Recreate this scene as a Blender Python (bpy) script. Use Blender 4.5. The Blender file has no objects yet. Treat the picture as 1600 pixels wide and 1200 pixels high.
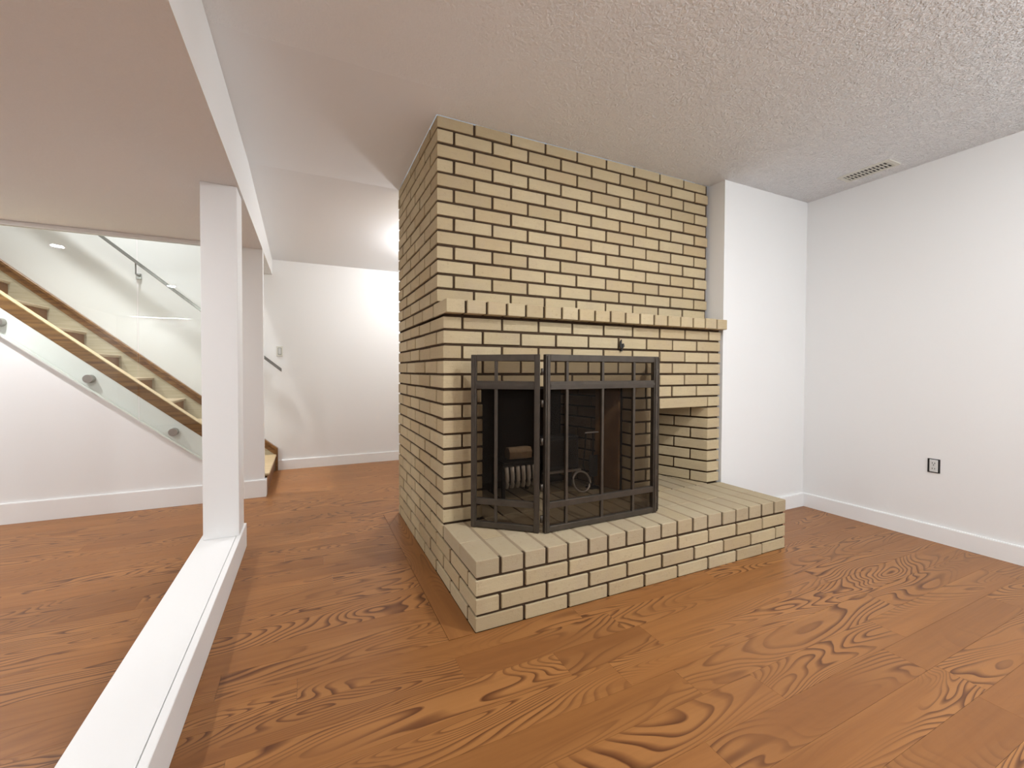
import bpy, bmesh, math, random
from mathutils import Vector, Matrix
random.seed(7)
C = bpy.context.scene.collection
S = 0.07                                   # one brick course in metres; everything below is written in courses

# ------------------------------------------------------------------ camera
CAM = (-8.227, -26.491, 14.266)
YAW, PITCH, ROLL, F = 0.40105, -0.01779, 0.00277, 620.32
def cam_axes():
    cy, sy = math.cos(YAW), math.sin(YAW)
    f = Vector((sy*math.cos(PITCH), cy*math.cos(PITCH), math.sin(PITCH)))
    r = Vector((cy, -sy, 0)); u = r.cross(f)
    c, s = math.cos(ROLL), math.sin(ROLL)
    return c*r + s*u, -s*r + c*u, f
R_, U_, F_ = cam_axes()
cd = bpy.data.cameras.new('camera'); cam = bpy.data.objects.new('camera', cd); C.objects.link(cam)
cam.matrix_world = Matrix.Translation(Vector(CAM)*S) @ Matrix((R_, U_, -F_)).transposed().to_4x4()
cd.sensor_width = 36; cd.lens = F/1600*36; cd.shift_x = 55.14/1600; cd.shift_y = -9.9/1600
cd.clip_start = 0.02
bpy.context.scene.camera = cam

# ------------------------------------------------------------------ light
sc = bpy.context.scene
sc.view_settings.view_transform = 'Standard'; sc.view_settings.look = 'None'
sc.view_settings.gamma = 1; sc.view_settings.use_curve_mapping = False
sc.view_settings.exposure = 0.35
w = bpy.data.worlds.new('world'); sc.world = w; w.use_nodes = True
w.node_tree.nodes['Background'].inputs[0].default_value = (0.9, 0.95, 1, 1)
w.node_tree.nodes['Background'].inputs[1].default_value = 0.3
def lamp(loc, watts, radius, col, kind='AREA', aim=(0, 0, -1), spread=None):
    d = bpy.data.lights.new('lamp', kind); d.energy = watts; d.color = col
    if kind == 'AREA':
        d.shape = 'DISK'; d.size = radius*2*S
        if spread: d.spread = spread
    else: d.shadow_soft_size = radius*S
    o = bpy.data.objects.new('lamp', d); C.objects.link(o); o.location = Vector(loc)*S
    o.rotation_euler = Vector(aim).to_track_quat('-Z', 'Y').to_euler()
    return o
H_CEIL = 31.87
WARM = (1, .90, .78); NEUT = (.97, .98, 1); COOL = (.88, .95, 1)
for x, y, e, c in ((5, -29, 11, NEUT), (27, -33, 20, COOL), (7, -46, 9, NEUT), (28, -46, 19, COOL)):
    lamp((x, y, H_CEIL-2.6), e, 1.1, c, 'POINT')   # unseen point lamps added around the camera, dropped to brighten and graze the ceiling
lamp((14, -20, H_CEIL-.2), 19, .8, NEUT)           # recessed lamp in front of the fireplace, above the frame
lamp((7.5, 22.5, 29.6), 32, .8, NEUT, 'POINT')         # ceiling lamp behind the chimney
lamp((-32.8, 16, 27.4), 12, .5, NEUT)              # recessed lamps in the low ceiling on the left
lamp((-28, -4, 27.4), 14, .5, NEUT)
t_ = lamp((-42, -50.5, 27.3), 12, 1, NEUT)         # tube light at the far left rear
t_.data.shape = 'RECTANGLE'; t_.data.size = 12*S; t_.data.size_y = .5*S
lamp((-29, 27, 64), 20, 1.5, NEUT, spread=math.radians(62))   # light falling down the stairwell

# ------------------------------------------------------------------ materials
def mat(name, base=(.8,.8,.8), rough=.6, metal=0, spec=.5):
    m = bpy.data.materials.new(name); m.use_nodes = True
    b = m.node_tree.nodes['Principled BSDF']
    b.inputs['Base Color'].default_value = (*base, 1); b.inputs['Roughness'].default_value = rough
    b.inputs['Metallic'].default_value = metal; b.inputs['Specular IOR Level'].default_value = spec
    return m
def N(m, t, **kw):
    n = m.node_tree.nodes.new(t)
    for k, v in kw.items():
        if k.startswith('i_'):
            n.inputs[k[2:].replace('_', ' ')].default_value = v
        else: setattr(n, k, v)
    return n
def L(m, a, b): m.node_tree.links.new(a, b)
def ramp(m, src, stops):
    r = N(m, 'ShaderNodeValToRGB'); e = r.color_ramp.elements
    while len(e) < len(stops): e.new(.5)
    for i, (p, c) in enumerate(stops):
        e[i].position = p; e[i].color = (*c, 1) if len(c) == 3 else c
    L(m, src, r.inputs[0]); return r.outputs[0]
def noise(m, vec, scale, detail=2, rough=.5, dist=0, out='Fac'):
    n = N(m, 'ShaderNodeTexNoise'); n.inputs['Scale'].default_value = scale
    n.inputs['Detail'].default_value = detail; n.inputs['Roughness'].default_value = rough
    n.inputs['Distortion'].default_value = dist
    if vec is not None: L(m, vec, n.inputs['Vector'])
    return n.outputs[out]
def mix(m, fac, a, b, kind='MIX'):
    n = N(m, 'ShaderNodeMix', data_type='RGBA', blend_type=kind)
    for s, v in ((n.inputs[0], fac), (n.inputs[6], a), (n.inputs[7], b)):
        if hasattr(v, 'links'): L(m, v, s)
        elif isinstance(v, (int, float)): s.default_value = v
        else: s.default_value = (*v, 1)
    return n.outputs[2]
def math_(m, op, a, b=0.0):
    n = N(m, 'ShaderNodeMath', operation=op)
    for s, v in ((n.inputs[0], a), (n.inputs[1], b)):
        if hasattr(v, 'links'): L(m, v, s)
        else: s.default_value = v
    return n.outputs[0]
def mapping(m, src, scale=(1,1,1), loc=None):
    n = N(m, 'ShaderNodeMapping'); L(m, src, n.inputs['Vector']); n.inputs['Scale'].default_value = scale
    if loc is not None: L(m, loc, n.inputs['Location'])
    return n.outputs[0]
def bump(m, h, strength=.3, dist=.002):
    n = N(m, 'ShaderNodeBump'); n.inputs['Strength'].default_value = strength
    n.inputs['Distance'].default_value = dist; L(m, h, n.inputs['Height'])
    L(m, n.outputs[0], m.node_tree.nodes['Principled BSDF'].inputs['Normal'])
def base(m, out): L(m, out, m.node_tree.nodes['Principled BSDF'].inputs['Base Color'])
def coords(m): return N(m, 'ShaderNodeTexCoord').outputs['Object']
def world_pos(m): return N(m, 'ShaderNodeNewGeometry').outputs['Position']

def paint(name, col, rough=.55):
    m = mat(name, col, rough, spec=.3); p = world_pos(m)
    base(m, mix(m, noise(m, p, .8, 2), tuple(c*.985 for c in col), col))
    bump(m, noise(m, p, 180, 2), .06, .001); return m
M = {}
M['wall'] = paint('white_wall_paint', (.83, .83, .82))
M['trim'] = paint('white_trim_paint', (.86, .86, .85), .35)
M['ceil_smooth'] = paint('smooth_ceiling_paint', (.865, .875, .885), .7)
def textured(name, col, strength, scale, fade=False):
    m = mat(name, col, .75, spec=.25); p = world_pos(m)
    n = noise(m, mapping(m, p, (1, 1, .2)), scale, 3, .55, .6)
    n2 = noise(m, p, scale*.45, 2)
    h = ramp(m, n, [(.38, (0,0,0)), (.62, (1,1,1))])
    h2 = mix(m, n2, h, (.5,.5,.5))
    if fade:
        sx = N(m, 'ShaderNodeSeparateXYZ'); L(m, p, sx.inputs[0])
        k = N(m, 'ShaderNodeMapRange'); L(m, sx.outputs[0], k.inputs[0])
        for q, v in zip((1, 2, 3, 4), (-.4, 2.2, .12, 1.0)): k.inputs[q].default_value = v
        h2 = mix(m, k.outputs[0], (.5, .5, .5), h2)
    bump(m, h2, strength, .011); return m
M['ceil_tex'] = textured('stippled_ceiling_plaster', (.875, .885, .895), 1, 80, True)
M['ceil_low'] = textured('lightly_stippled_ceiling_plaster', (.865, .875, .885), .25, 80)

def brick_mat(name, cols, island=False):
    m = mat(name, cols[0], .82, spec=.25)
    if island: rnd = N(m, 'ShaderNodeNewGeometry').outputs['Random Per Island']
    else: rnd = N(m, 'ShaderNodeObjectInfo').outputs['Random']
    p = world_pos(m)
    c = ramp(m, rnd, [(0, cols[0]), (.3, cols[1]), (.65, cols[2]), (1, cols[3])])
    streak = noise(m, mapping(m, p, (5, 5, 55)), 3.0, 4, .6)
    c = mix(m, math_(m, 'MULTIPLY', streak, .45), c, (.36, .265, .15))
    blot = ramp(m, noise(m, p, 9, 4, .65), [(.45, (0,0,0)), (.75, (1,1,1))])
    c = mix(m, math_(m, 'MULTIPLY', blot, .4), c, (.42, .33, .24))
    speck = ramp(m, noise(m, p, 60, 3, .7), [(.58, (0,0,0)), (.75, (1,1,1))])
    c = mix(m, math_(m, 'MULTIPLY', speck, .34), c, (.26, .18, .11))
    base(m, c)
    h = mix(m, .5, noise(m, p, 220, 3), streak)
    bump(m, h, .55, .003); return m
BUFF = [(.455, .36, .215), (.53, .435, .27), (.575, .48, .305), (.495, .385, .225)]
M['brick'] = brick_mat('buff_brick', BUFF)
M['brick_stuff'] = brick_mat('buff_brick_far', BUFF, True)
M['paver'] = brick_mat('hearth_brick', [(.385, .32, .21), (.43, .355, .235), (.475, .40, .27), (.44, .345, .205)])
M['firebrick'] = brick_mat('sooty_firebrick', [(.17, .10, .05), (.22, .13, .07), (.26, .16, .08), (.15, .09, .05)])
m = M['mortar'] = mat('dark_brown_mortar', (.06, .04, .024), .95, spec=.1)
base(m, mix(m, noise(m, world_pos(m), 40, 3), (.042, .027, .016), (.095, .062, .038)))
M['grout'] = mat('pale_brown_grout', (.30, .23, .15), .95, spec=.1)
m = M['soot'] = mat('sooty_firebox_lining', (.018, .016, .014), .9, spec=.15)
base(m, mix(m, noise(m, world_pos(m), 7, 4), (.012, .011, .010), (.05, .036, .026)))

def wood_floor(name):
    m = mat(name, (.4,.18,.07), .36, spec=.3)
    uv = N(m, 'ShaderNodeUVMap', uv_map='grain').outputs[0]
    at = N(m, 'ShaderNodeAttribute', attribute_name='tone').outputs['Fac']
    bend = noise(m, mapping(m, uv, (2.2, 5, 1)), 1.0, 1, .5)
    warp = noise(m, mapping(m, uv, (.75, 4.6, 1)), 1.0, 2.0, .42, .5)
    warp = math_(m, 'ADD', warp, math_(m, 'MULTIPLY', bend, .10))
    tri = math_(m, 'FRACT', math_(m, 'MULTIPLY', warp, 44))
    fine = noise(m, mapping(m, uv, (6, 190, 1)), 1.0, 3, .6)
    streak = noise(m, mapping(m, uv, (1.6, 42, 1)), 1.0, 3, .6, .3)
    lines = ramp(m, tri, [(.0, (1,1,1)), (.20, (.6,.6,.6)), (.42, (0,0,0)), (.92, (0,0,0)), (1, (1,1,1))])
    where = ramp(m, noise(m, mapping(m, uv, (.8, 5.0, 1)), 1.0, 1.5, .5), [(.42, (.04,)*3), (.56, (1,)*3)])
    lf = math_(m, 'MULTIPLY', lines, where)
    c0 = ramp(m, at, [(0, (.200, .074, .021)), (.35, (.270, .106, .030)), (.7, (.290, .117, .034)), (1, (.235, .092, .026))])
    sr = ramp(m, streak, [(.36, (1,1,1)), (.62, (0,0,0))])
    c0 = mix(m, math_(m, 'MULTIPLY', sr, .42), c0, (.145, .050, .014))
    big = noise(m, mapping(m, uv, (.8, 3, 1)), 1, 2)
    c0 = mix(m, math_(m, 'MULTIPLY', big, .35), c0, (.39, .178, .056))
    c0 = mix(m, math_(m, 'MULTIPLY', where, .30), c0, (.47, .225, .076))
    c = mix(m, math_(m, 'MULTIPLY', lf, .95), c0, (.080, .023, .008))
    base(m, c)
    b = m.node_tree.nodes['Principled BSDF']
    L(m, math_(m, 'ADD', math_(m, 'MULTIPLY', fine, .12), .30), b.inputs['Roughness'])
    bump(m, fine, .05, .001)
    return m
M['floor'] = wood_floor('oak_floor')
def oak(name, a, b_, sc=(3, 60, 60), rough=.4):
    m = mat(name, a, rough, spec=.4); p = coords(m)
    n = noise(m, mapping(m, p, sc), 1.0, 3, .6)
    base(m, mix(m, ramp(m, n, [(.35, (0,0,0)), (.65, (1,1,1))]), a, b_)); return m
M['oak_dark'] = oak('brown_stair_oak', (.13, .055, .018), (.27, .135, .045), (2, 70, 70))
M['oak_light'] = oak('pale_stair_oak', (.45, .33, .18), (.58, .45, .27))
M['oak_pale'] = oak('washed_stair_board', (.42, .36, .25), (.52, .46, .34))
M['oak_tread'] = oak('greyed_tread_oak', (.36, .27, .17), (.50, .40, .28), (60, 3, 60))
M['oak_riser'] = oak('red_brown_riser_oak', (.17, .075, .03), (.26, .125, .055), (60, 8, 20))
M['rust'] = mat('rusty_brown_firebox_panel', (.30, .16, .065), .7)
base(M['rust'], mix(M['rust'], noise(M['rust'], world_pos(M['rust']), 14, 4), (.20, .10, .045), (.42, .24, .10)))
m = M['iron'] = mat('bronzed_black_iron', (.09, .078, .066), .42, .35)
base(m, mix(m, noise(m, world_pos(m), 25, 3), (.036, .029, .022), (.088, .069, .051)))
M['castiron'] = mat('black_cast_iron', (.035, .032, .030), .6, .5)
M['tube'] = mat('worn_steel_bar', (.55, .50, .44), .4, .8)
M['pale_bar'] = mat('pale_worn_steel', (.75, .70, .62), .5, .2)
M['steel'] = mat('brushed_steel', (.62, .61, .58), .3, 1)
M['standoff'] = mat('satin_nickel', (.36, .34, .31), .4, .8)
M['rail'] = mat('dark_polished_rail', (.30, .30, .28), .25, 1)
M['log'] = mat('split_firewood', (.32, .21, .12), .9)
base(M['log'], mix(M['log'], noise(M['log'], coords(M['log']), 40, 4), (.22, .13, .07), (.48, .34, .20)))
M['plastic'] = mat('grey_white_plastic', (.62, .62, .60), .4)
M['black'] = mat('black_plastic', (.012, .011, .010), .6)
M['plate'] = mat('cream_plastic', (.70, .69, .62), .4)
def wire_mesh(name):
    m = bpy.data.materials.new(name); m.use_nodes = True; nt = m.node_tree; nt.nodes.clear()
    o = N(m, 'ShaderNodeOutputMaterial'); t = N(m, 'ShaderNodeBsdfTransparent'); t.inputs[0].default_value = (.70, .67, .64, 1)
    d = N(m, 'ShaderNodeBsdfDiffuse'); d.inputs[0].default_value = (.10, .09, .08, 1)
    x = N(m, 'ShaderNodeMixShader'); x.inputs[0].default_value = .06
    L(m, t.outputs[0], x.inputs[1]); L(m, d.outputs[0], x.inputs[2]); L(m, x.outputs[0], o.inputs[0]); return m
M['mesh'] = wire_mesh('fine_black_wire_mesh')
def glass(name):
    m = bpy.data.materials.new(name); m.use_nodes = True; nt = m.node_tree; nt.nodes.clear()
    o = N(m, 'ShaderNodeOutputMaterial'); t = N(m, 'ShaderNodeBsdfTransparent'); t.inputs[0].default_value = (.965, .985, .97, 1)
    g = N(m, 'ShaderNodeBsdfGlossy'); g.inputs['Roughness'].default_value = .0
    lw = N(m, 'ShaderNodeLayerWeight'); lw.inputs['Blend'].default_value = .5
    fr = math_(m, 'ADD', math_(m, 'MULTIPLY', math_(m, 'POWER', lw.outputs['Facing'], 5), .9), .035)
    x = N(m, 'ShaderNodeMixShader'); L(m, fr, x.inputs[0])
    L(m, t.outputs[0], x.inputs[1]); L(m, g.outputs[0], x.inputs[2]); L(m, x.outputs[0], o.inputs[0]); return m
M['glass'] = glass('green_tinted_glass')
M['glass_edge'] = mat('dark_gap', (.12, .17, .14), .2); M['glass_pale'] = mat('pale_glass_edge', (.70, .76, .70), .25)

# ------------------------------------------------------------------ mesh helpers
def add_prism(bm, poly, z0, z1):
    lo = [bm.verts.new((x*S, y*S, z0*S)) for x, y in poly]; hi = [bm.verts.new((x*S, y*S, z1*S)) for x, y in poly]
    n = len(poly); fs = [bm.faces.new(lo[::-1]), bm.faces.new(hi)]
    for i in range(n): fs.append(bm.faces.new((lo[i], lo[(i+1) % n], hi[(i+1) % n], hi[i])))
    return fs
def add_box(bm, x0, x1, y0, y1, z0, z1):
    return add_prism(bm, [(x0, y0), (x1, y0), (x1, y1), (x0, y1)], z0, z1)
def add_sweep_xz(bm, poly, y0, y1):
    "polygon given in (x, z), extruded along y"
    a = [bm.verts.new((x*S, y0*S, z*S)) for x, z in poly]; b = [bm.verts.new((x*S, y1*S, z*S)) for x, z in poly]
    n = len(poly); bm.faces.new(a); bm.faces.new(b[::-1])
    for i in range(n): bm.faces.new((a[i], b[i], b[(i+1) % n], a[(i+1) % n]))
def add_tube(bm, pts, r, seg=8, closed=False):
    pts = [Vector(p)*S for p in pts]; n = len(pts); rings = []
    for i, p in enumerate(pts):
        if closed: t = pts[(i+1) % n] - pts[i-1]
        else: t = pts[min(i+1, n-1)] - pts[max(i-1, 0)]
        t.normalize(); ref = Vector((0, 0, 1)) if abs(t.z) < .9 else Vector((1, 0, 0))
        a = t.cross(ref).normalized(); b = a.cross(t)
        rings.append([bm.verts.new(p + (a*math.cos(k*math.tau/seg) + b*math.sin(k*math.tau/seg))*r*S) for k in range(seg)])
    for i in range(n if closed else n-1):
        A, B = rings[i], rings[(i+1) % n]
        for k in range(seg): bm.faces.new((A[k], A[(k+1) % seg], B[(k+1) % seg], B[k]))
    if not closed: bm.faces.new(rings[0][::-1]); bm.faces.new(rings[-1])
def obj(name, bm, m, parent=None, bevel=0, smooth=False, origin=None):
    bmesh.ops.recalc_face_normals(bm, faces=bm.faces[:])
    if bevel: bmesh.ops.bevel(bm, geom=bm.edges[:], offset=bevel*S, segments=1, affect='EDGES', profile=.5)
    if origin is None:
        xs = [v.co for v in bm.verts]
        origin = Vector((sum(v.x for v in xs), sum(v.y for v in xs), sum(v.z for v in xs)))/max(1, len(xs)) if parent else Vector((0,0,0))
        if not parent:
            origin = Vector(((min(v.x for v in xs)+max(v.x for v in xs))/2, (min(v.y for v in xs)+max(v.y for v in xs))/2, min(v.z for v in xs)))
    for v in bm.verts: v.co -= origin
    me = bpy.data.meshes.new(name); bm.to_mesh(me); bm.free()
    if smooth:
        for p in me.polygons: p.use_smooth = True
    me.materials.append(m)
    o = bpy.data.objects.new(name, me); C.objects.link(o)
    link_child(o, parent, origin)
    return o
def world_of(o):
    v = Vector(o.location)
    while o.parent: o = o.parent; v += Vector(o.location)
    return v
def link_child(o, parent, wloc):
    if parent: o.parent = parent; o.location = wloc - world_of(parent)
    else: o.location = wloc
def thing(name, label, cat, loc, group=None):
    o = bpy.data.objects.new(name, None); C.objects.link(o); o.location = Vector(loc)*S; o.empty_display_size = .05
    o['label'] = label; o['category'] = cat
    if group: o['group'] = group
    return o
def tag(o, label, cat, group=None):
    o['label'] = label; o['category'] = cat
    if group: o['group'] = group
    return o
def box(name, m, dims, parent=None, bevel=0):
    bm = bmesh.new(); add_box(bm, *dims); return obj(name, bm, m, parent, bevel)
def struct(name, o): o.name = name; o['kind'] = 'structure'; return o

# ------------------------------------------------------------------ measures of the place
ZF, H, ZL = .13, 31.87, 27.63              # floor, high ceiling, low ceiling
XB = -12.84                                # face of the step between the two ceilings
YS, YW = 23.5, 36.0                        # stair wall, far wall
XR, YA = 39.85, -1.5                       # right wall, wall beside the fireplace
XL, YN = -52.0, -53.0                      # walls outside the picture
W_ = 26.95
ZT = 70.0                                  # top of the stairwell

# ------------------------------------------------------------------ shell
struct('wall_right', box('w', M['wall'], (XR, XR+2, YN-2, YA+2, -1, H+1)))
bm = bmesh.new(); add_prism(bm, [(27.12, YA), (XR, YA), (XR, YA+2), (29, YA+2), (29, YW), (27.12, YW)], -1, H+1)
struct('wall_alcove', obj('w', bm, M['wall']))
bm = bmesh.new(); add_box(bm, XL, 29, YW, YW+2, -1, H+1); add_box(bm, XL, -15.5, YW, YW+2, H+1, ZT)
struct('wall_far', obj('w', bm, M['wall']))
struct('wall_near', box('w', M['wall'], (XL-2, XR+2, YN-2, YN, -1, H+1)))
struct('wall_left', box('w', M['wall'], (XL-2, XL, YN, YW+2, -1, ZT)))
# wall under the stairs (slopes with them) and its full-height end
def cap_z(x): return 8.63 + .832*(-18.78 - x)
bm = bmesh.new()
xc = -50; add_sweep_xz(bm, [(-50, -1), (-16.7, -1), (-16.7, cap_z(-16.7)-1.32), (-44, cap_z(-44)-1.32), (-50, cap_z(-44)-1.32)], YS, YS+.9)
add_box(bm, -16.7, XB, YS, YS+.9, -1, ZL+.3)
struct('wall_stairs', obj('w', bm, M['wall']))
# stairwell shaft above the low ceiling
bm = bmesh.new()
add_box(bm, XL, -15.5, YS-1.2, YS, H+1, ZT); add_box(bm, -15.5, -14.5, YS-1.2, YW+2, H+1, ZT); add_box(bm, XL, -14.5, YS-1.2, YW+2, ZT, ZT+1)
struct('wall_stairwell', obj('w', bm, M['wall']))
# ceilings
bm = bmesh.new()
add_prism(bm, [(XB-2, YN), (XR, YN), (XR, YA+1), (27.2, YA+1), (27.2, .0), (-.05, 0), (-.05, -2.4), (XB-2, -2.4)], H, H+1)
struct('ceiling', obj('c', bm, M['ceil_tex']))
bm = bmesh.new()
add_box(bm, XB-2, -.05, -2.4, 12.4, H-.006, H+1); add_box(bm, W_ + .02, 27.2, .8, 12.4, H-.006, H+1)
vs = [bm.verts.new((x*S, y*S, z*S)) for x in (XB-2, 27.2) for y, z in ((12.4, H-.006), (YW, 29.7), (YW, H+1), (12.4, H+1))]
bm.faces.new(vs[:4]); bm.faces.new(vs[4:][::-1])
for i in range(4): bm.faces.new((vs[i], vs[i+4], vs[(i+1) % 4+4], vs[(i+1) % 4]))
struct('ceiling_smooth', obj('c', bm, M['ceil_smooth']))
bm = bmesh.new(); add_box(bm, XL, XB-.02, YN, YS, ZL, H+1); add_box(bm, -15.5, XB-.02, YS, YW, ZL, H+1)
struct('ceiling_low', obj('c', bm, M['ceil_low']))
bm = bmesh.new(); yz = [(YN, ZL-.03), (YW, ZL-.03), (YW, 29.72), (12.4, H-.03), (YN, H-.03)]
a = [bm.verts.new(((XB-.05)*S, y*S, z*S)) for y, z in yz]; b = [bm.verts.new(((XB+.02)*S, y*S, z*S)) for y, z in yz]
bm.faces.new(a); bm.faces.new(b[::-1])
for i in range(5): bm.faces.new((a[i], b[i], b[(i+1) % 5], a[(i+1) % 5]))
struct('trim_1', obj('t', bm, M['trim']))

# baseboards
def board(name, pts, h, t=.22):
    "run of boards along the inner side of a poly-line; pts with left-hand offset"
    bm = bmesh.new()
    for (x0, y0), (x1, y1) in zip(pts, pts[1:]):
        d = Vector((x1-x0, y1-y0, 0)).normalized(); n = Vector((-d.y, d.x, 0))*t
        a, b = Vector((x0, y0, 0)), Vector((x1, y1, 0))
        ex = d*t
        add_prism(bm, [(a.x, a.y), (b.x, b.y), (b.x+n.x, b.y+n.y), (a.x+n.x, a.y+n.y)], ZF, ZF+h)
        add_prism(bm, [(a.x, a.y), (b.x, b.y), (b.x+n.x*.7, b.y+n.y*.7), (a.x+n.x*.7, a.y+n.y*.7)], ZF+h, ZF+h+.06)
    return struct(name, obj(name, bm, M['trim']))
board('baseboard_right', [(XR, YN), (XR, YA)], 1.32)
board('baseboard_alcove', [(XR-.22, YA), (27.1, YA)], 1.32)
board('baseboard_far', [(27.1, YW), (-12.2, YW)], 1.34)
bm = bmesh.new()
add_box(bm, XL, XB+.22, YS-.22, YS, ZF, ZF+1.85); add_box(bm, XL, XB+.15, YS-.15, YS, ZF+1.85, ZF+1.91)
add_box(bm, XB, XB+.22, YS, YS+.9, ZF, ZF+1.85)
struct('baseboard_stairs', obj('b', bm, M['trim']))

# ------------------------------------------------------------------ floor, plank by plank
floor = struct('floor', box('f', M['mortar'], (XL, XR, YN, YW, -1, ZF-.12)))
def seen(p):
    d = Vector(p) - Vector(CAM); z = d.dot(F_)
    if z < .5: return None
    return 800-55 + F*d.dot(R_)/z, 600-9.9 - F*d.dot(U_)/z
def add_plank(bm, poly, tone, along='x'):
    uvl = bm.loops.layers.uv.verify(); uvl = bm.loops.layers.uv.get('grain') or uvl
    tl = bm.loops.layers.float_color.get('tone') or bm.loops.layers.float_color.new('tone')
    fs = add_prism(bm, poly, -.05, ZF)
    ox, oy = random.uniform(0, 90), random.uniform(0, 90)
    for f in fs:
        for l in f.loops:
            x, y = l.vert.co.x, l.vert.co.y
            l[uvl].uv = ((x+ox, y+oy) if along == 'x' else (y+ox, x+oy)); l[tl] = (tone, tone, tone, 1)
def new_plank_bm():
    bm = bmesh.new(); bm.loops.layers.uv.new('grain'); bm.loops.layers.float_color.new('tone'); return bm
PW = 1.57; rows = []
y = -9.92 - PW*25
stuff = new_plank_bm(); n_single = 0
def clip_x(y0, y1):
    ym = (y0+y1)/2
    if ym < -7.05: return [(XL, XR)]
    if ym < YA: return [(XL, -1.52), (26.95, XR)]
    if ym < 12.65: return [(XL, -1.52)]
    if ym < YS: return [(XL, 27.12)]
    return [(XB+.02 if ym < YS+.9 else -12.9, 27.12)]
while y < YW:
    cuts = [YS, YA, -7.05, 12.65]
    y0, y1 = max(y, YN), min(y+PW, YW)
    pieces = [(y0, y1)]
    for c in cuts:
        pieces = [q for a, b in pieces for q in (((a, c), (c, b)) if a + .02 < c < b - .02 else ((a, b),))]
    x = XL - random.uniform(0, 14); ends = []
    row_i = round((y + 9.92)/PW)
    while x < XR:
        ln = random.uniform(9, 21)
        ends.append((x, x+ln, random.random())); x += ln
    if row_i == -1:  # the row with the short dark board in the foreground
        ends = [(a, b, t) for a, b, t in ends if b < -10] ; e0 = ends[-1][1] if ends else XL
        ends += [(e0, 3.0, .6), (3.0, 8.6, .0), (8.6, 24, .75), (24, XR, .4)]
    if row_i == -2:
        ends = [(a, b, t) for a, b, t in ends if b < -10]; e0 = ends[-1][1] if ends else XL
        ends += [(e0, 5.1, .8), (5.1, 22, .6), (22, XR, .45)]
    for a, b, tone in ends:
        for p0, p1 in pieces:
            for c0, c1 in clip_x(p0, p1):
                s, e = max(a, c0), min(b, c1)
                if e - s < .3 or p1 - p0 < .06: continue
                g = .004
                poly = [(s+g, p0+g), (e-g, p0+g), (e-g, p1-g), (s+g, p1-g)]
                vis = 0
                for k in range(7):
                    q = seen((s + (e-s)*k/6, (p0+p1)/2, ZF))
                    if q and -20 < q[0] < 1620 and 60 < q[1] < 1230: vis = 1
                big = vis and (p1-p0) > .3
                if big and n_single < 296:
                    bm = new_plank_bm(); add_plank(bm, poly, tone); obj('plank', bm, M['floor'], floor); n_single += 1
                else: add_plank(stuff, poly, tone)
    y += PW
# border board beside the chimney
bm = new_plank_bm(); add_plank(bm, [(-1.5, -7.0), (-.02, -7.04), (-.02, 12.6), (-1.5, 9.6)], .9, 'y'); obj('border_plank', bm, M['floor'], floor)
add_plank(stuff, [(-1.5, 9.65), (-.02, 12.65), (-1.5, 12.65)], .6)
o = obj('plank_surround', stuff, M['floor'], floor); o['kind'] = 'stuff'

# ------------------------------------------------------------------ brickwork
W, D, G = 26.92, 12.65, .085
chimney = thing('fireplace', 'buff brick fireplace and chimney breast with mantel, open firebox and wood niche', 'fireplace', (13.5, 5.5, ZF))
hearth = thing('raised_hearth', 'low raised hearth of buff bricks in front of the fireplace', 'hearth', (13.5, -4.2, ZF))
cache = {}
def brick_mesh(dx, dy, dz, m):
    key = (round(dx, 2), round(dy, 2), round(dz, 2), m.name)
    if key not in cache:
        bm = bmesh.new(); add_box(bm, -dx/2, dx/2, -dy/2, dy/2, -dz/2, dz/2)
        bmesh.ops.bevel(bm, geom=bm.edges[:], offset=.03*S, segments=1, affect='EDGES')
        bmesh.ops.recalc_face_normals(bm, faces=bm.faces[:])
        me = bpy.data.meshes.new('brick'); bm.to_mesh(me); bm.free(); me.materials.append(m); cache[key] = me
    return cache[key]
bricks = {chimney: [], hearth: []}           # (poly or box, z0, z1, material, rank)
def rank(x0, x1, y0, y1, z0, z1, face):
    if face == 'hidden': return 0
    if face == 'f': c = [(x0, y0, z0), (x1, y0, z0), (x1, y0, z1), (x0, y0, z1)]
    elif face == 's': c = [(x0, y0, z0), (x0, y1, z0), (x0, y1, z1), (x0, y0, z1)]
    elif face == 't': c = [(x0, y0, z1), (x1, y0, z1), (x1, y1, z1), (x0, y1, z1)]
    else: c = [(x0, y0, z0), (x0, y1, z0), (x0, y1, z1), (x0, y0, z1)]
    p = [seen(q) for q in c]
    if any(q is None for q in p): return 0
    return abs(sum(p[i][0]*p[(i+1) % 4][1] - p[(i+1) % 4][0]*p[i][1] for i in range(4)))/2
def put(own, x0, x1, y0, y1, z0, z1, face, m='brick'):
    if x1-x0 < .12 or y1-y0 < .12: return
    j = lambda s: random.uniform(-s, s)
    dy = j(.025) if face == 'f' else 0; dx = j(.025) if face == 's' else 0; dz = j(.012)
    bricks[own].append((x0+dx, x1+dx, y0+dy, y1+dy, z0+dz, z1+dz, m, rank(x0, x1, y0, y1, z0, z1, face)))
def front_row(own, z0, z1, yf, first, step, spans, corner_side, depth=1.4, m='brick'):
    "bricks along the front; joints at first + k*step; spans = x ranges that exist"
    js = [0 - G]
    k = 0
    while first + k*step < W - .15: js.append(first + k*step); k += 1
    js.append(W + G)
    for a, b in zip(js, js[1:]):
        for s0, s1 in spans:
            x0, x1 = max(a + G, s0), min(b - G, s1)
            if x1 - x0 < .2: continue
            d = depth
            if x0 < .01: d = corner_side - G - yf    # the corner brick returns along the side
            put(own, x0, x1, yf, yf + d, z0, z1, 'f', m)
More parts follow.
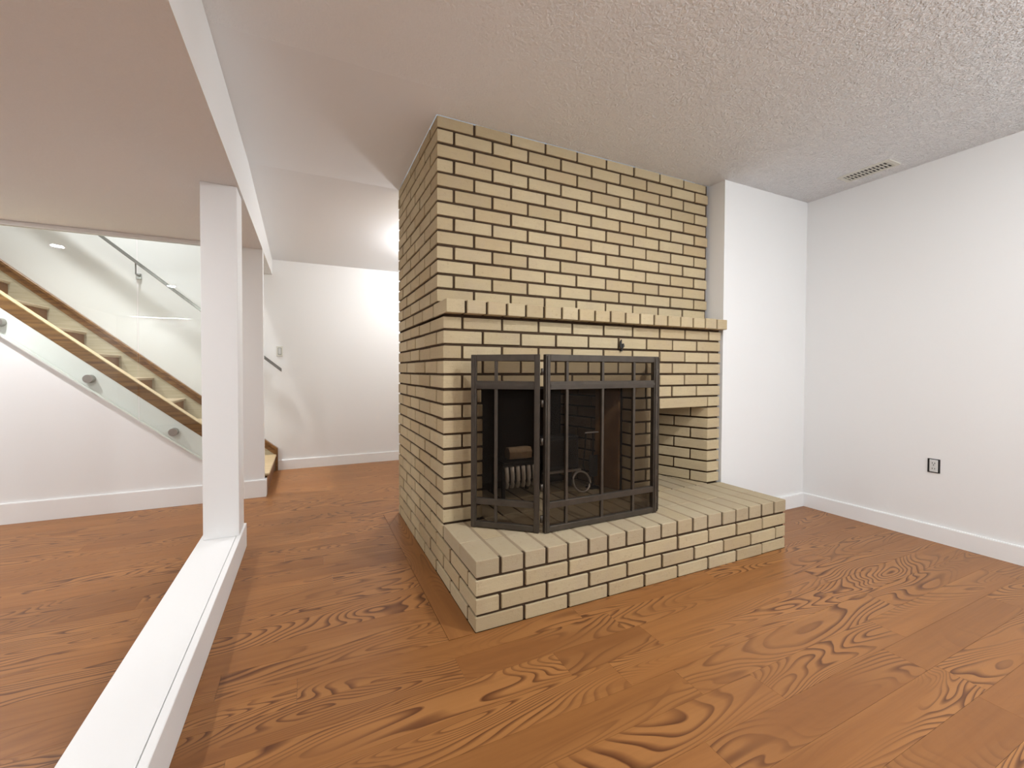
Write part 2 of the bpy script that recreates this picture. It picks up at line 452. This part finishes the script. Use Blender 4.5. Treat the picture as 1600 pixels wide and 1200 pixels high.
def side_row(own, z0, z1, start, end=D, step=3.0):
    a = start
    while a < end - .2:
        b = min(a + step, end + G); put(own, 0, 1.35, a + G, b - G, z0, z1, 's'); a += step
ALL = [(0, W)]
for c in range(0, 4):                              # hearth
    z0, z1 = c + G, c + 1 - G
    if c == 0: z0 = ZF
    if c == 3:
        js = [0] + [1.48 + 1.5*k for k in range(17)] + [W + G]
        for i, (a, b) in enumerate(zip(js, js[1:])):
            x0, x1 = (a + G if i else 0), b - G
            if x1 - x0 < .3: continue
            put(hearth, x0, x1, -7.05, -4.6, z0, 4, 'f', 'paver')
            put(hearth, x0, x1, -4.56, -1.52, z0, 4, 't', 'paver')
        side_row(chimney, z0, z1, -1.4)
    elif c in (0, 2):
        front_row(hearth, z0, z1, -7.05, 3.0, 3.01, ALL, -5.83)
        side_row(hearth, z0, z1, -5.83, .17); side_row(chimney, z0, z1, .17)
    else:
        front_row(hearth, z0, z1, -7.05, 1.47, 3.03, ALL, -4.4)
        side_row(hearth, z0, z1, -4.4, -1.4); side_row(chimney, z0, z1, -1.4)
OPEN, NICHE = (2.9, 16.6), (19.4, 25.36)
for c in range(4, 18):                             # lower breast
    z0, z1 = c + G, c + 1 - G - (.06 if c == 17 else 0); full = c % 2 == 0
    if c < 11: spans = [(0, OPEN[0]-.03), (OPEN[1], NICHE[0]-.06)]
    elif c == 11: spans = [(0, OPEN[0]-.03), (OPEN[1], NICHE[0]-.06), (25.43, W)]
    elif c == 12: spans = [(0, OPEN[0]-.03), (OPEN[1], W)]
    else: spans = ALL
    first, cs = (2.87, .13) if full else (1.36, 1.73)
    if c < 12:
        d = cs - G + 1.39
        if full: put(chimney, 0, OPEN[0]-.03, -1.39, cs - G, z0, z1, 'f')
        else:
            put(chimney, 0, 1.3, -1.39, cs - G, z0, z1, 'f'); put(chimney, 1.44, OPEN[0]-.03, -1.39, 0, z0, z1, 'f')
        if full: put(chimney, OPEN[1], NICHE[0]-.06, -1.39, 0, z0, z1, 'f')
        else:
            put(chimney, OPEN[1], 17.85, -1.39, 0, z0, z1, 'f'); put(chimney, 17.99, NICHE[0]-.06, -1.39, 0, z0, z1, 'f')
        if c == 11:
            put(chimney, NICHE[0]+.05, 25.28, -1.39, 0, z0-.02, z1, 'f'); put(chimney, 25.43, W, -1.39, 0, z0, z1, 'f')
    else: front_row(chimney, z0, z1, -1.39, first, 3.0, spans, cs)
    side_row(chimney, z0, z1, cs)
z0, z1 = 18 + G, 19 - G                             # mantel: header course, proud of the wall
mantel = []
js = [0] + [1.36 + 1.512*k for k in range(17)] + [W + .05]
for i, (a, b) in enumerate(zip(js, js[1:])):
    x0, x1 = (a + G if i else 0), b - G
    t = random.uniform(-.05, .05)
    mantel.append((x0, x1, -2.06 + t*.5, (.87 if i == 0 else -.02), z0-.03, z1 + random.uniform(-.03, .05)))
side_row(chimney, z0, z1, .94, D, 2.92)
for c in range(19, 32):                            # upper breast
    z0, z1 = c + G, (c + 1 - G if c < 31 else H - .03); full = c % 2 == 1
    first, cs = (2.78, 1.7) if full else (1.24, 3.2)
    front_row(chimney, z0, z1, 0, first, 2.985, [(0, 26.85)], cs)
    side_row(chimney, z0, z1, cs)
# back of the chimney: plain rows, out of sight from here
for c in range(0, 32):
    z0, z1 = c + G, c + 1 - G if c < 31 else H - .05
    if c == 0: z0 = ZF
    a = 1.42 if c % 2 else 1.42 + 1.5
    while a < W - .3:
        put(chimney, a + G, min(a + 3, W + G) - G, D - 1.3, D, z0, z1, 'hidden'); a += 3

def emit(own, limit=300):
    lst = sorted(bricks[own], key=lambda b: -b[7])
    used = 0; rest = bmesh.new()
    for x0, x1, y0, y1, z0, z1, mname, rk in lst:
        if used < limit and rk > 25:
            o = bpy.data.objects.new('brick', brick_mesh(x1-x0, y1-y0, z1-z0, M[mname])); C.objects.link(o)
            link_child(o, own, Vector(((x0+x1)/2, (y0+y1)/2, (z0+z1)/2))*S); used += 1
        else: add_box(rest, x0, x1, y0, y1, z0, z1)
    if rest.verts:
        o = obj('far_side_bricks', rest, M['brick_stuff'], own); o['kind'] = 'stuff'
    else: rest.free()
    print('bricks', own.name, used, len(lst))
# splayed right cheek of the wood niche
v = Vector((-.388, .922)); n_ = Vector((.922, .388))
P0 = Vector((25.36, -1.39))
cheek = []
for c in range(4, 11):
    z0, z1 = c + G, c + 1 - G; long_ = c % 2 == 1
    l0 = 2.85 if long_ else 1.4
    q = P0 + v*l0
    cheek.append(([(P0.x, P0.y), (W, P0.y), (W, 0), ((q + n_*1.3).x, max(.0, (q + n_*1.3).y)), (q.x, q.y)], z0, z1))
    s = l0 + .13
    while s < 7.2:
        e = min(s + 2.87, 7.3); a, b = P0 + v*s, P0 + v*e
        cheek.append(([(a.x, a.y), ((a+n_*1.3).x, (a+n_*1.3).y), ((b+n_*1.3).x, (b+n_*1.3).y), (b.x, b.y)], z0, z1)); s = e + .13
emit(chimney, 300 - 7*4 - 0)
emit(hearth, 300)
for poly, z0, z1 in cheek:
    bm = bmesh.new(); add_prism(bm, poly, z0, z1); obj('brick', bm, M['brick'], chimney, bevel=.03)
# mortar cores
bm = bmesh.new()
I = .11
add_box(bm, I, W-I, I, D-I, 19-G, H-.02)                                # upper
add_box(bm, I, W-I, -1.39+I, D-I, 13-.02, 18.0)                         # above the openings
add_box(bm, I, W-I, -1.3, D-I, 17.9, 19-G)                              # inside the mantel course
add_prism(bm, [(I, -1.39+I), (OPEN[0]-.1, -1.39+I), (OPEN[0]-.1, 0), (4.2, 6.6), (4.2, D-I), (I, D-I)], ZF, 13)
add_prism(bm, [(OPEN[1]+.1, -1.39+I), (NICHE[0]-.15, -1.39+I), (NICHE[0]-.15, 5.0), (18.2, D-I), (14.8, D-I), (14.8, 6.6), (OPEN[1]+.1, -.05)], 4-.02, 13)
add_box(bm, OPEN[1]+.1, W-I, -1.39+I, D-I, 11.95, 13)
add_box(bm, NICHE[0]-.15, W-I, -1.2, 5.0, 11+G, 12)
add_box(bm, 4.2, 14.8, 6.6, D-I, 4, 13)                                  # behind the firebox
a = P0 + n_*.12; b = a + v*7.3
add_prism(bm, [(a.x+.05, a.y+.11), (W-I, a.y+.11), (W-I, D-I), (b.x, D-I), (b.x, b.y)], 4-.02, 11.98)
add_box(bm, 18.2, 23.2, 5.0, D-I, 4, 12)
core = obj('mortar_core', bm, M['mortar'], chimney)
bm = bmesh.new()
add_box(bm, I, W-I, -7.05+I, -1.45, ZF, 4-.06)
obj('mortar_core', bm, M['mortar'], hearth)
box('grout', M['grout'], (.3, W-.3, -6.75, -1.5, 3.5, 3.975), hearth)
bm = bmesh.new(); add_box(bm, 1.4, W-I, -1.45, .2, ZF, 3.93); add_box(bm, I, W-I, .2, D-I, ZF, 3.93); obj('mortar_bed', bm, M['mortar'], chimney)
# pavers of the firebox and niche floors
y = -1.46
for r in range(2):
    y1 = y + 3.0
    for k in range(18):
        x0 = 1.48 + 1.5*(k-1) + G; x1 = x0 + 1.5 - 2*G
        if x1 > W - .2 or x0 < 1: continue
        lim = OPEN if x0 < 17.5 else (NICHE[0]-.5, 25.6)
        if x1 < lim[0]-.2 or x0 > lim[1]+.3: continue
        x0c, x1c = max(x0, lim[0]-.05), min(x1, lim[1]+.05)
        if x1c - x0c < .3: continue
        bm = bmesh.new(); add_box(bm, x0c, x1c, y + .05, y1 - .02, 3.2, 4.0 - .005); obj('floor_brick', bm, M['paver'], chimney, bevel=.03)
    y = y1
# mantel shelf
ms = bpy.data.objects.new('mantel_shelf', None); C.objects.link(ms); ms.empty_display_size = .05; link_child(ms, chimney, Vector((13.4, -1, 18))*S)
for x0, x1, y0, y1, z0, z1 in mantel:
    bm = bmesh.new(); add_box(bm, x0, x1, y0, y1, z0, z1); obj('brick', bm, M['brick'], ms, bevel=.035)
bm = bmesh.new(); add_box(bm, .15, W-.1, -1.9, -.1, 18.0+.1, 18.88); obj('mortar_joints', bm, M['mortar'], ms)
# firebox lining
bm = bmesh.new()
add_box(bm, 4.2, 14.8, 6.4, 6.6, 4, 13)
add_prism(bm, [(OPEN[0]-.08, .02), (OPEN[0]+.1, .02), (4.4, 6.4), (4.2, 6.6)], 4, 13)
add_prism(bm, [(OPEN[1]+.08, .02), (OPEN[1]-.1, .02), (14.6, 6.4), (14.8, 6.6)], 4, 13)
add_box(bm, OPEN[0], OPEN[1], -1.2, 6.6, 12.9, 12.98)
obj('firebox_lining', bm, M['soot'], chimney)
d = Vector((14.6-16.48, 6.4)).normalized(); nn = Vector((-d.y, d.x))
for c in range(4, 13):
    s = .06 if c % 2 else -1.4
    while s < 6:
        a_, b_ = max(s, .06), min(s + 2.8, 6.4)
        if b_ - a_ > .3:
            A = Vector((16.48, .02)) + d*a_; B = Vector((16.48, .02)) + d*b_; t = nn*.14
            bm = bmesh.new(); add_prism(bm, [(A.x, A.y), (B.x, B.y), (B.x+t.x, B.y+t.y), (A.x+t.x, A.y+t.y)], c+G, c+1-G)
            obj('firebrick', bm, M['firebrick'], chimney, bevel=.02)
        s += 2.93
A = Vector((16.45, .05)); B = A + d*2.3; t = nn*.3
bm = bmesh.new(); add_prism(bm, [(A.x, A.y), (B.x, B.y), (B.x+t.x, B.y+t.y), (A.x+t.x, A.y+t.y)], 4.05, 12.6); obj('side_panel', bm, M['rust'], chimney, bevel=.02)
box('lintel_bar', M['castiron'], (OPEN[0]-.02, OPEN[1]+.02, -1.3, -.1, 12.93, 13.06), chimney)

# ------------------------------------------------------------------ things in the firebox
t = thing('log_grate', 'iron log grate of curved steel bars standing in the left of the firebox', 'grate', (7.4, 2, 4))
box('front_bar', M['castiron'], (5.9, 9.4, 1.5, 1.75, 6.55, 6.8), t, .03); box('rear_bar', M['castiron'], (5.9, 9.4, 3.3, 3.5, 6.6, 6.85), t, .03)
for k in range(6):
    x = 6.5 + .5*k; bm = bmesh.new()
    add_tube(bm, [(x-.35 + .45*math.sin(a*.5)*1.0, 1.35 + 1.9*(1-math.cos(a*.8))*.5, 6.6 - 1.75*math.sin(a)) for a in [i*math.pi/2/7 for i in range(8)]], .17, 8)
    obj('curved_bar', bm, M['pale_bar'], t, smooth=True)
for x, yy in ((6.0, 1.6), (9.2, 1.6), (6.0, 3.4), (9.2, 3.4)): box('leg', M['castiron'], (x-.12, x+.12, yy-.12, yy+.12, 4, 6.6), t)
box('top_plate', M['castiron'], (5.9, 9.3, 1.4, 3.5, 6.8, 6.98), t, .04)
bm = bmesh.new(); pts = []
random.seed(3)
prof = [(0, -.48), (.42, -.4), (.5, .1), (.3, .46), (-.25, .5), (-.5, .15), (-.42, -.42)]
rings = []
for k in range(6):
    x = 6.7 + 2.1*k/5; sc_ = 1 + random.uniform(-.06, .06)
    rings.append([bm.verts.new((x*S, (2.3 + p*sc_)*S, (7.49 + q*sc_)*S)) for p, q in prof])
for A, B in zip(rings, rings[1:]):
    for i in range(7): bm.faces.new((A[i], A[(i+1) % 7], B[(i+1) % 7], B[i]))
bm.faces.new(rings[0]); bm.faces.new(rings[-1][::-1])
tag(obj('firewood_log', bm, M['log'], bevel=.03), 'short split firewood log lying on the iron grate', 'log')
t = thing('firebox_heater', 'black steel heater box with a pale front lip in the middle of the firebox', 'heater', (11.8, 3, 4))
box('case', M['castiron'], (10.0, 13.6, 2.0, 3.6, 5.75, 8.6), t, .06); box('front_lip', M['tube'], (9.9, 13.7, 1.75, 2.0, 5.55, 5.72), t)
box('front_grille', M['soot'], (10.25, 13.35, 1.93, 2.0, 6.1, 8.3), t, .02)
for x in (10.3, 13.2): box('leg', M['castiron'], (x-.14, x+.14, 2.6, 2.9, 4, 5.8), t)
bm = bmesh.new(); add_tube(bm, [(13.0 + .85*math.cos(a), .8 + .25*math.sin(a), 4.92 + .8*math.sin(a)) for a in [i*math.tau/28 for i in range(28)]], .1, 8, True)
tag(obj('iron_ring', bm, M['tube'], smooth=True), 'round iron ring leaning in front of the black heater box', 'ring')
t = thing('side_rack', 'bent iron bracket frame on the right side of the firebox', 'bracket', (14.9, 1.6, 4))
bm = bmesh.new(); add_tube(bm, [(13.8, 1.4, 8.9), (15.2, 1.4, 8.9)], .07, 6); obj('arm', bm, M['tube'], t)
bm = bmesh.new(); add_tube(bm, [(13.9, 1.4, 8.9), (13.95, 1.6, 7.4), (13.85, 1.7, 6.0), (14.6, 1.3, 4.08)], .06, 6); obj('rod', bm, M['castiron'], t)
box('end_plate', M['castiron'], (14.3, 15.2, 1.4, 1.5, 5.0, 6.9), t, .03); bm = bmesh.new(); add_tube(bm, [(14.7, 1.45, 4.0), (14.7, 1.45, 9.0)], .07, 6); obj('post', bm, M['castiron'], t)
box('foot', M['castiron'], (14.2, 15.2, 1.1, 1.8, 4.0, 4.12), t)

# ------------------------------------------------------------------ folding fire screen
fs = thing('fire_screen', 'three-panel dark iron folding fire screen with wire mesh standing on the hearth', 'screen', (9.8, -4.4, 4))
ZB, ZTOP = 4.03, 15.3
def screen_panel(p0, p1, mulls, st0=.34, st1=.34):
    p0, p1 = Vector(p0), Vector(p1); d = (p1-p0); Ln = d.length; d.normalize(); n = Vector((-d.y, d.x))
    def slab(bm, s0, s1, t0, t1, z0, z1):
        q = [p0 + d*s0 + n*t0, p0 + d*s1 + n*t0, p0 + d*s1 + n*t1, p0 + d*s0 + n*t1]
        add_prism(bm, [(a.x, a.y) for a in q], z0, z1)
    def bar(name, par, *a, bev=.02):
        bm = bmesh.new(); slab(bm, *a); return obj(name, bm, M['iron'], par, bevel=bev)
    pan = bpy.data.objects.new('screen_panel', None); C.objects.link(pan); pan.empty_display_size = .05
    mid = (p0+p1)/2; link_child(pan, fs, Vector((mid.x, mid.y, ZB))*S)
    for s0, s1 in ((0, st0), (Ln-st1, Ln)):
        bar('stile', pan, s0, s1, -.16, .16, ZB, ZTOP)
        bar('stile_moulding', pan, s0+.1, s1-.1, -.21, -.16, ZB+.1, ZTOP-.1, bev=0)
    for z0, z1 in ((ZB+.05, ZB+.4), (5.56, 5.96), (13.08, 13.6), (ZTOP-.42, ZTOP)):
        bar('rail', pan, st0, Ln-st1, -.15, .15, z0, z1)
    bar('rail_moulding', pan, st0, Ln-st1, -.2, -.15, 13.26, 13.42, bev=0)
    for f in mulls:
        s = f*Ln; bar('mullion', pan, s-.1, s+.1, -.12, .08, ZB+.4, ZTOP-.4)
    bm = bmesh.new(); slab(bm, st0-.02, Ln-st1+.02, .09, .11, ZB+.35, ZTOP-.35); obj('wire_mesh', bm, M['mesh'], pan)
screen_panel((1.62, -2.42), (5.17, -5.08), [.37])
screen_panel((5.40, -5.25), (14.92, -5.12), [.175, .48, .772])
screen_panel((15.08, -5.02), (17.95, -2.1), [.63])
for z in (4.9, 6.9, 9.8, 12.2, 14.2):
    for x, yy in ((5.285, -5.17), (15.02, -5.07)):
        bm = bmesh.new(); add_tube(bm, [(x, yy, z-.22), (x, yy, z+.22)], .1, 8); obj('hinge', bm, M['iron'], fs, smooth=True)

# hook on the brickwork
t = thing('wall_hook', 'small dark metal hook fixed to the bricks above the fire screen', 'hook', (15.0, -1.45, 15.9))
box('stem', M['castiron'], (14.96, 15.1, -1.6, -1.38, 15.85, 16.0), t, .02)
for dx, nm in ((-.16, 'leaf_and_shadow'), (.16, 'leaf_and_shadow')):  # left plate is the hook; right plate is its shadow shaped as dark metal
    bm = bmesh.new()
    P = [(15.03, 16.0), (15.03+dx*1.5, 16.25), (15.03+dx*1.1, 16.5 + .12*(dx < 0)), (15.03+dx*.3, 16.45 + .35*(dx < 0))]
    add_sweep_xz(bm, P, -1.62, -1.52); obj(nm, bm, M['castiron'], t)

# ------------------------------------------------------------------ post and sill
bm = bmesh.new(); add_box(bm, -15.25, -12.98, 7.22, 9.5, 2.0, ZL)
tag(obj('square_post', bm, M['trim'], bevel=.03), 'square white boxed post standing on the low white sill', 'post')
t = thing('floor_sill', 'long low white boxed sill running along the floor to the post', 'sill', (-14.2, -15, ZF))
box('top_board', M['trim'], (-15.5, -13.2, YN+.1, 9.75, 1.8, 2.0), t, .02)
box('core', M['trim'], (-15.35, -13.25, YN+.2, 9.7, ZF, 1.8), t)
box('side_fascia', M['trim'], (-13.17, -12.84, YN+.1, 9.85, ZF, 2.01), t, .03)

# ------------------------------------------------------------------ staircase
st = thing('staircase', 'oak staircase with brown risers climbing left behind glass panels', 'staircase', (-25, 29.5, ZF))
RUN, RISE = 3.25, 2.71
nos = [(-12.4, 2.49)] + [(-22.85 + RUN*(2-k), 10.62 - RISE*(2-k)) for k in range(0, 10)]
Y0, Y1 = YS+.92, YW-.55
prev_top = ZF
for i, (x, z) in enumerate(nos):
    nx = nos[i+1][0] if i+1 < len(nos) else x - RUN
    bm = bmesh.new(); add_box(bm, nx-.35, x, Y0, Y1, z-.32, z); obj('tread', bm, M['oak_tread'] if i else M['oak_light'], st, bevel=.07)
    bm = bmesh.new(); add_box(bm, x-.5, x-.25, Y0, Y1, prev_top, z-.32); obj('riser', bm, M['oak_riser'], st)
    prev_top = z
def slope_board(name, m, xa, xb, ztop_a, ztop_b, h, y0, y1, par, bev=0):
    bm = bmesh.new(); add_sweep_xz(bm, [(xa, ztop_a), (xb, ztop_b), (xb, ztop_b-h), (xa, ztop_a-h)], y0, y1); return obj(name, bm, m, par, bevel=bev)
def sk(x): return 10.9 + .8385*(-21.28 - x)
xe = -12.23; xt = -51.5
slope_board('wall_string_moulding', M['oak_dark'], xt, xe, sk(xt), sk(xe), .42, YW-.66, YW-.02, st, .03)
slope_board('wall_string_moulding', M['oak_dark'], xt, xe, sk(xt)-.42, sk(xe)-.42, .75, YW-.56, YW-.02, st, .03)
bm = bmesh.new(); add_sweep_xz(bm, [(xt, sk(xt)-1.17), (xe-.25, sk(xe-.25)-1.17), (xe-.25, ZF), (xt, ZF)], YW-.5, YW-.02); obj('wall_string', bm, M['oak_pale'], st)
box('string_end', M['oak_dark'], (xe-.3, xe, YW-.62, YW-.02, ZF, sk(xe)-1.1), st, .02)
# outer string along the top of the stair wall
xo = -16.75
slope_board('outer_string_cap', M['oak_light'], -44, xo, cap_z(-44), cap_z(xo), .09, YS-.06, YS+.95, st)
slope_board('outer_string', M['oak_dark'], -44, xo, cap_z(-44)-.09, cap_z(xo)-.09, 1.25, YS-.03, YS+.93, st)
box('newel_skirt', M['oak_dark'], (XB-.05, -12.62, YS+.92, YS+1.15, ZF, 2.2), st, .02)

# ------------------------------------------------------------------ glass, rail
t = thing('glass_balustrade', 'tall frameless glass panels fixed to the white wall beside the stairs', 'glass panel', (-30, 23.2, 5))
def gl(x): return 5.17 + .832*(-18.8 - x)
for xa, xb in ((-44, -23.88), (-23.74, -16.72)):
    bm = bmesh.new(); yy = YS-.42
    add_sweep_xz(bm, [(xa, gl(xa)), (xb, gl(xb)), (xb, ZL-.42), (xa, ZL-.42)], yy-.08, yy+.08); g = obj('glass_pane', bm, M['glass'], t)
    bm = bmesh.new(); add_sweep_xz(bm, [(xa, gl(xa)), (xb, gl(xb)), (xb, gl(xb)-.2), (xa, gl(xa)-.2)], yy-.09, yy+.09); obj('pane_edge', bm, M['glass_pale'], g)
box('head_channel', M['trim'], (-44, -16.7, YS-.62, YS-.2, ZL-.42, ZL-.02), t)
for x in (-33.83, -27.64, -21.02):
    bm = bmesh.new(); add_tube(bm, [(x, YS-.62, gl(x)+.85), (x, YS-.0, gl(x)+.85)], .4, 20); obj('standoff', bm, M['standoff'], t, smooth=False, bevel=.02)
t = thing('wall_handrail', 'slim square dark metal handrail on the far white stair wall', 'handrail', (-20, 35, 20))
def hz(x): return 14.29 + .828*(-11.66 - x)
bm = bmesh.new(); add_sweep_xz(bm, [(-48, hz(-48)+.2), (-11.66, hz(-11.66)+.2), (-11.66, hz(-11.66)-.27), (-48, hz(-48)-.27)], 34.75, 35.2); obj('rail', bm, M['rail'], t, bevel=.03)
for x in (-41.0, -27.7, -15.6):
    bm = bmesh.new(); add_tube(bm, [(x, YW, hz(x)-1.6), (x, 35.0, hz(x)-1.55), (x-.0, 35.0, hz(x)-.25)], .09, 8); obj('bracket_arm', bm, M['rail'], t)
    box('bracket_plate', M['rail'], (x-.28, x+.28, YW-.14, YW, hz(x)-2.0, hz(x)-1.3), t, .03)

# ------------------------------------------------------------------ small fittings
t = thing('light_switch', 'small cream rocker light switch on the far wall above the stair foot', 'switch', (-11.94, 36, 16.3))
box('cover_plate', M['plate'], (-12.34, -11.54, YW-.09, YW, 16.2, 17.65), t, .03); box('rocker', M['plastic'], (-12.12, -11.76, YW-.15, YW-.08, 16.5, 17.35), t, .02)
box('rocker_gap', M['glass_edge'], (-12.16, -11.72, YW-.1, YW-.085, 16.45, 17.4), t)
t = thing('wall_outlet', 'uncovered grey power outlet in a black box on the right wall', 'outlet', (XR, -11, 5.9))
bm = bmesh.new()
add_box(bm, XR-.05, XR+.0, -11.36, -10.64, 5.85, 7.0)
obj('wall_box', bm, M['black'], t)
box('receptacle', M['plastic'], (XR-.12, XR-.04, -11.25, -10.77, 5.92, 6.94), t, .02)
for yy, z in ((-11.08, 6.66), (-10.94, 6.66), (-11.01, 6.5), (-11.08, 6.2), (-10.94, 6.2)):
    box('slot', M['black'], (XR-.125, XR-.119, yy-.02, yy+.02, z-.05, z+.05), t)
t = thing('ceiling_vent', 'white slotted air register in the stippled ceiling near the right wall', 'vent', (37, -7.5, H-.1))
X0, X1, YV0, YV1 = 36.05, 37.95, -9.3, -5.75
bm = bmesh.new(); f = .28
add_box(bm, X0, X1, YV0, YV0+f, H-.09, H); add_box(bm, X0, X1, YV1-f, YV1, H-.09, H)
add_box(bm, X0, X0+f, YV0+f, YV1-f, H-.09, H); add_box(bm, X1-f, X1, YV0+f, YV1-f, H-.09, H); add_box(bm, (X0+X1)/2-.04, (X0+X1)/2+.04, YV0+f, YV1-f, H-.09, H)
obj('frame', bm, M['plate'], t)
box('duct', M['black'], (X0+f, X1-f, YV0+f, YV1-f, H-.02, H-.005), t)
k = YV0+f+.05
while k < YV1-f-.1:
    box('slat', M['plate'], (X0+f, X1-f, k, k+.09, H-.07, H-.03), t); k += .25
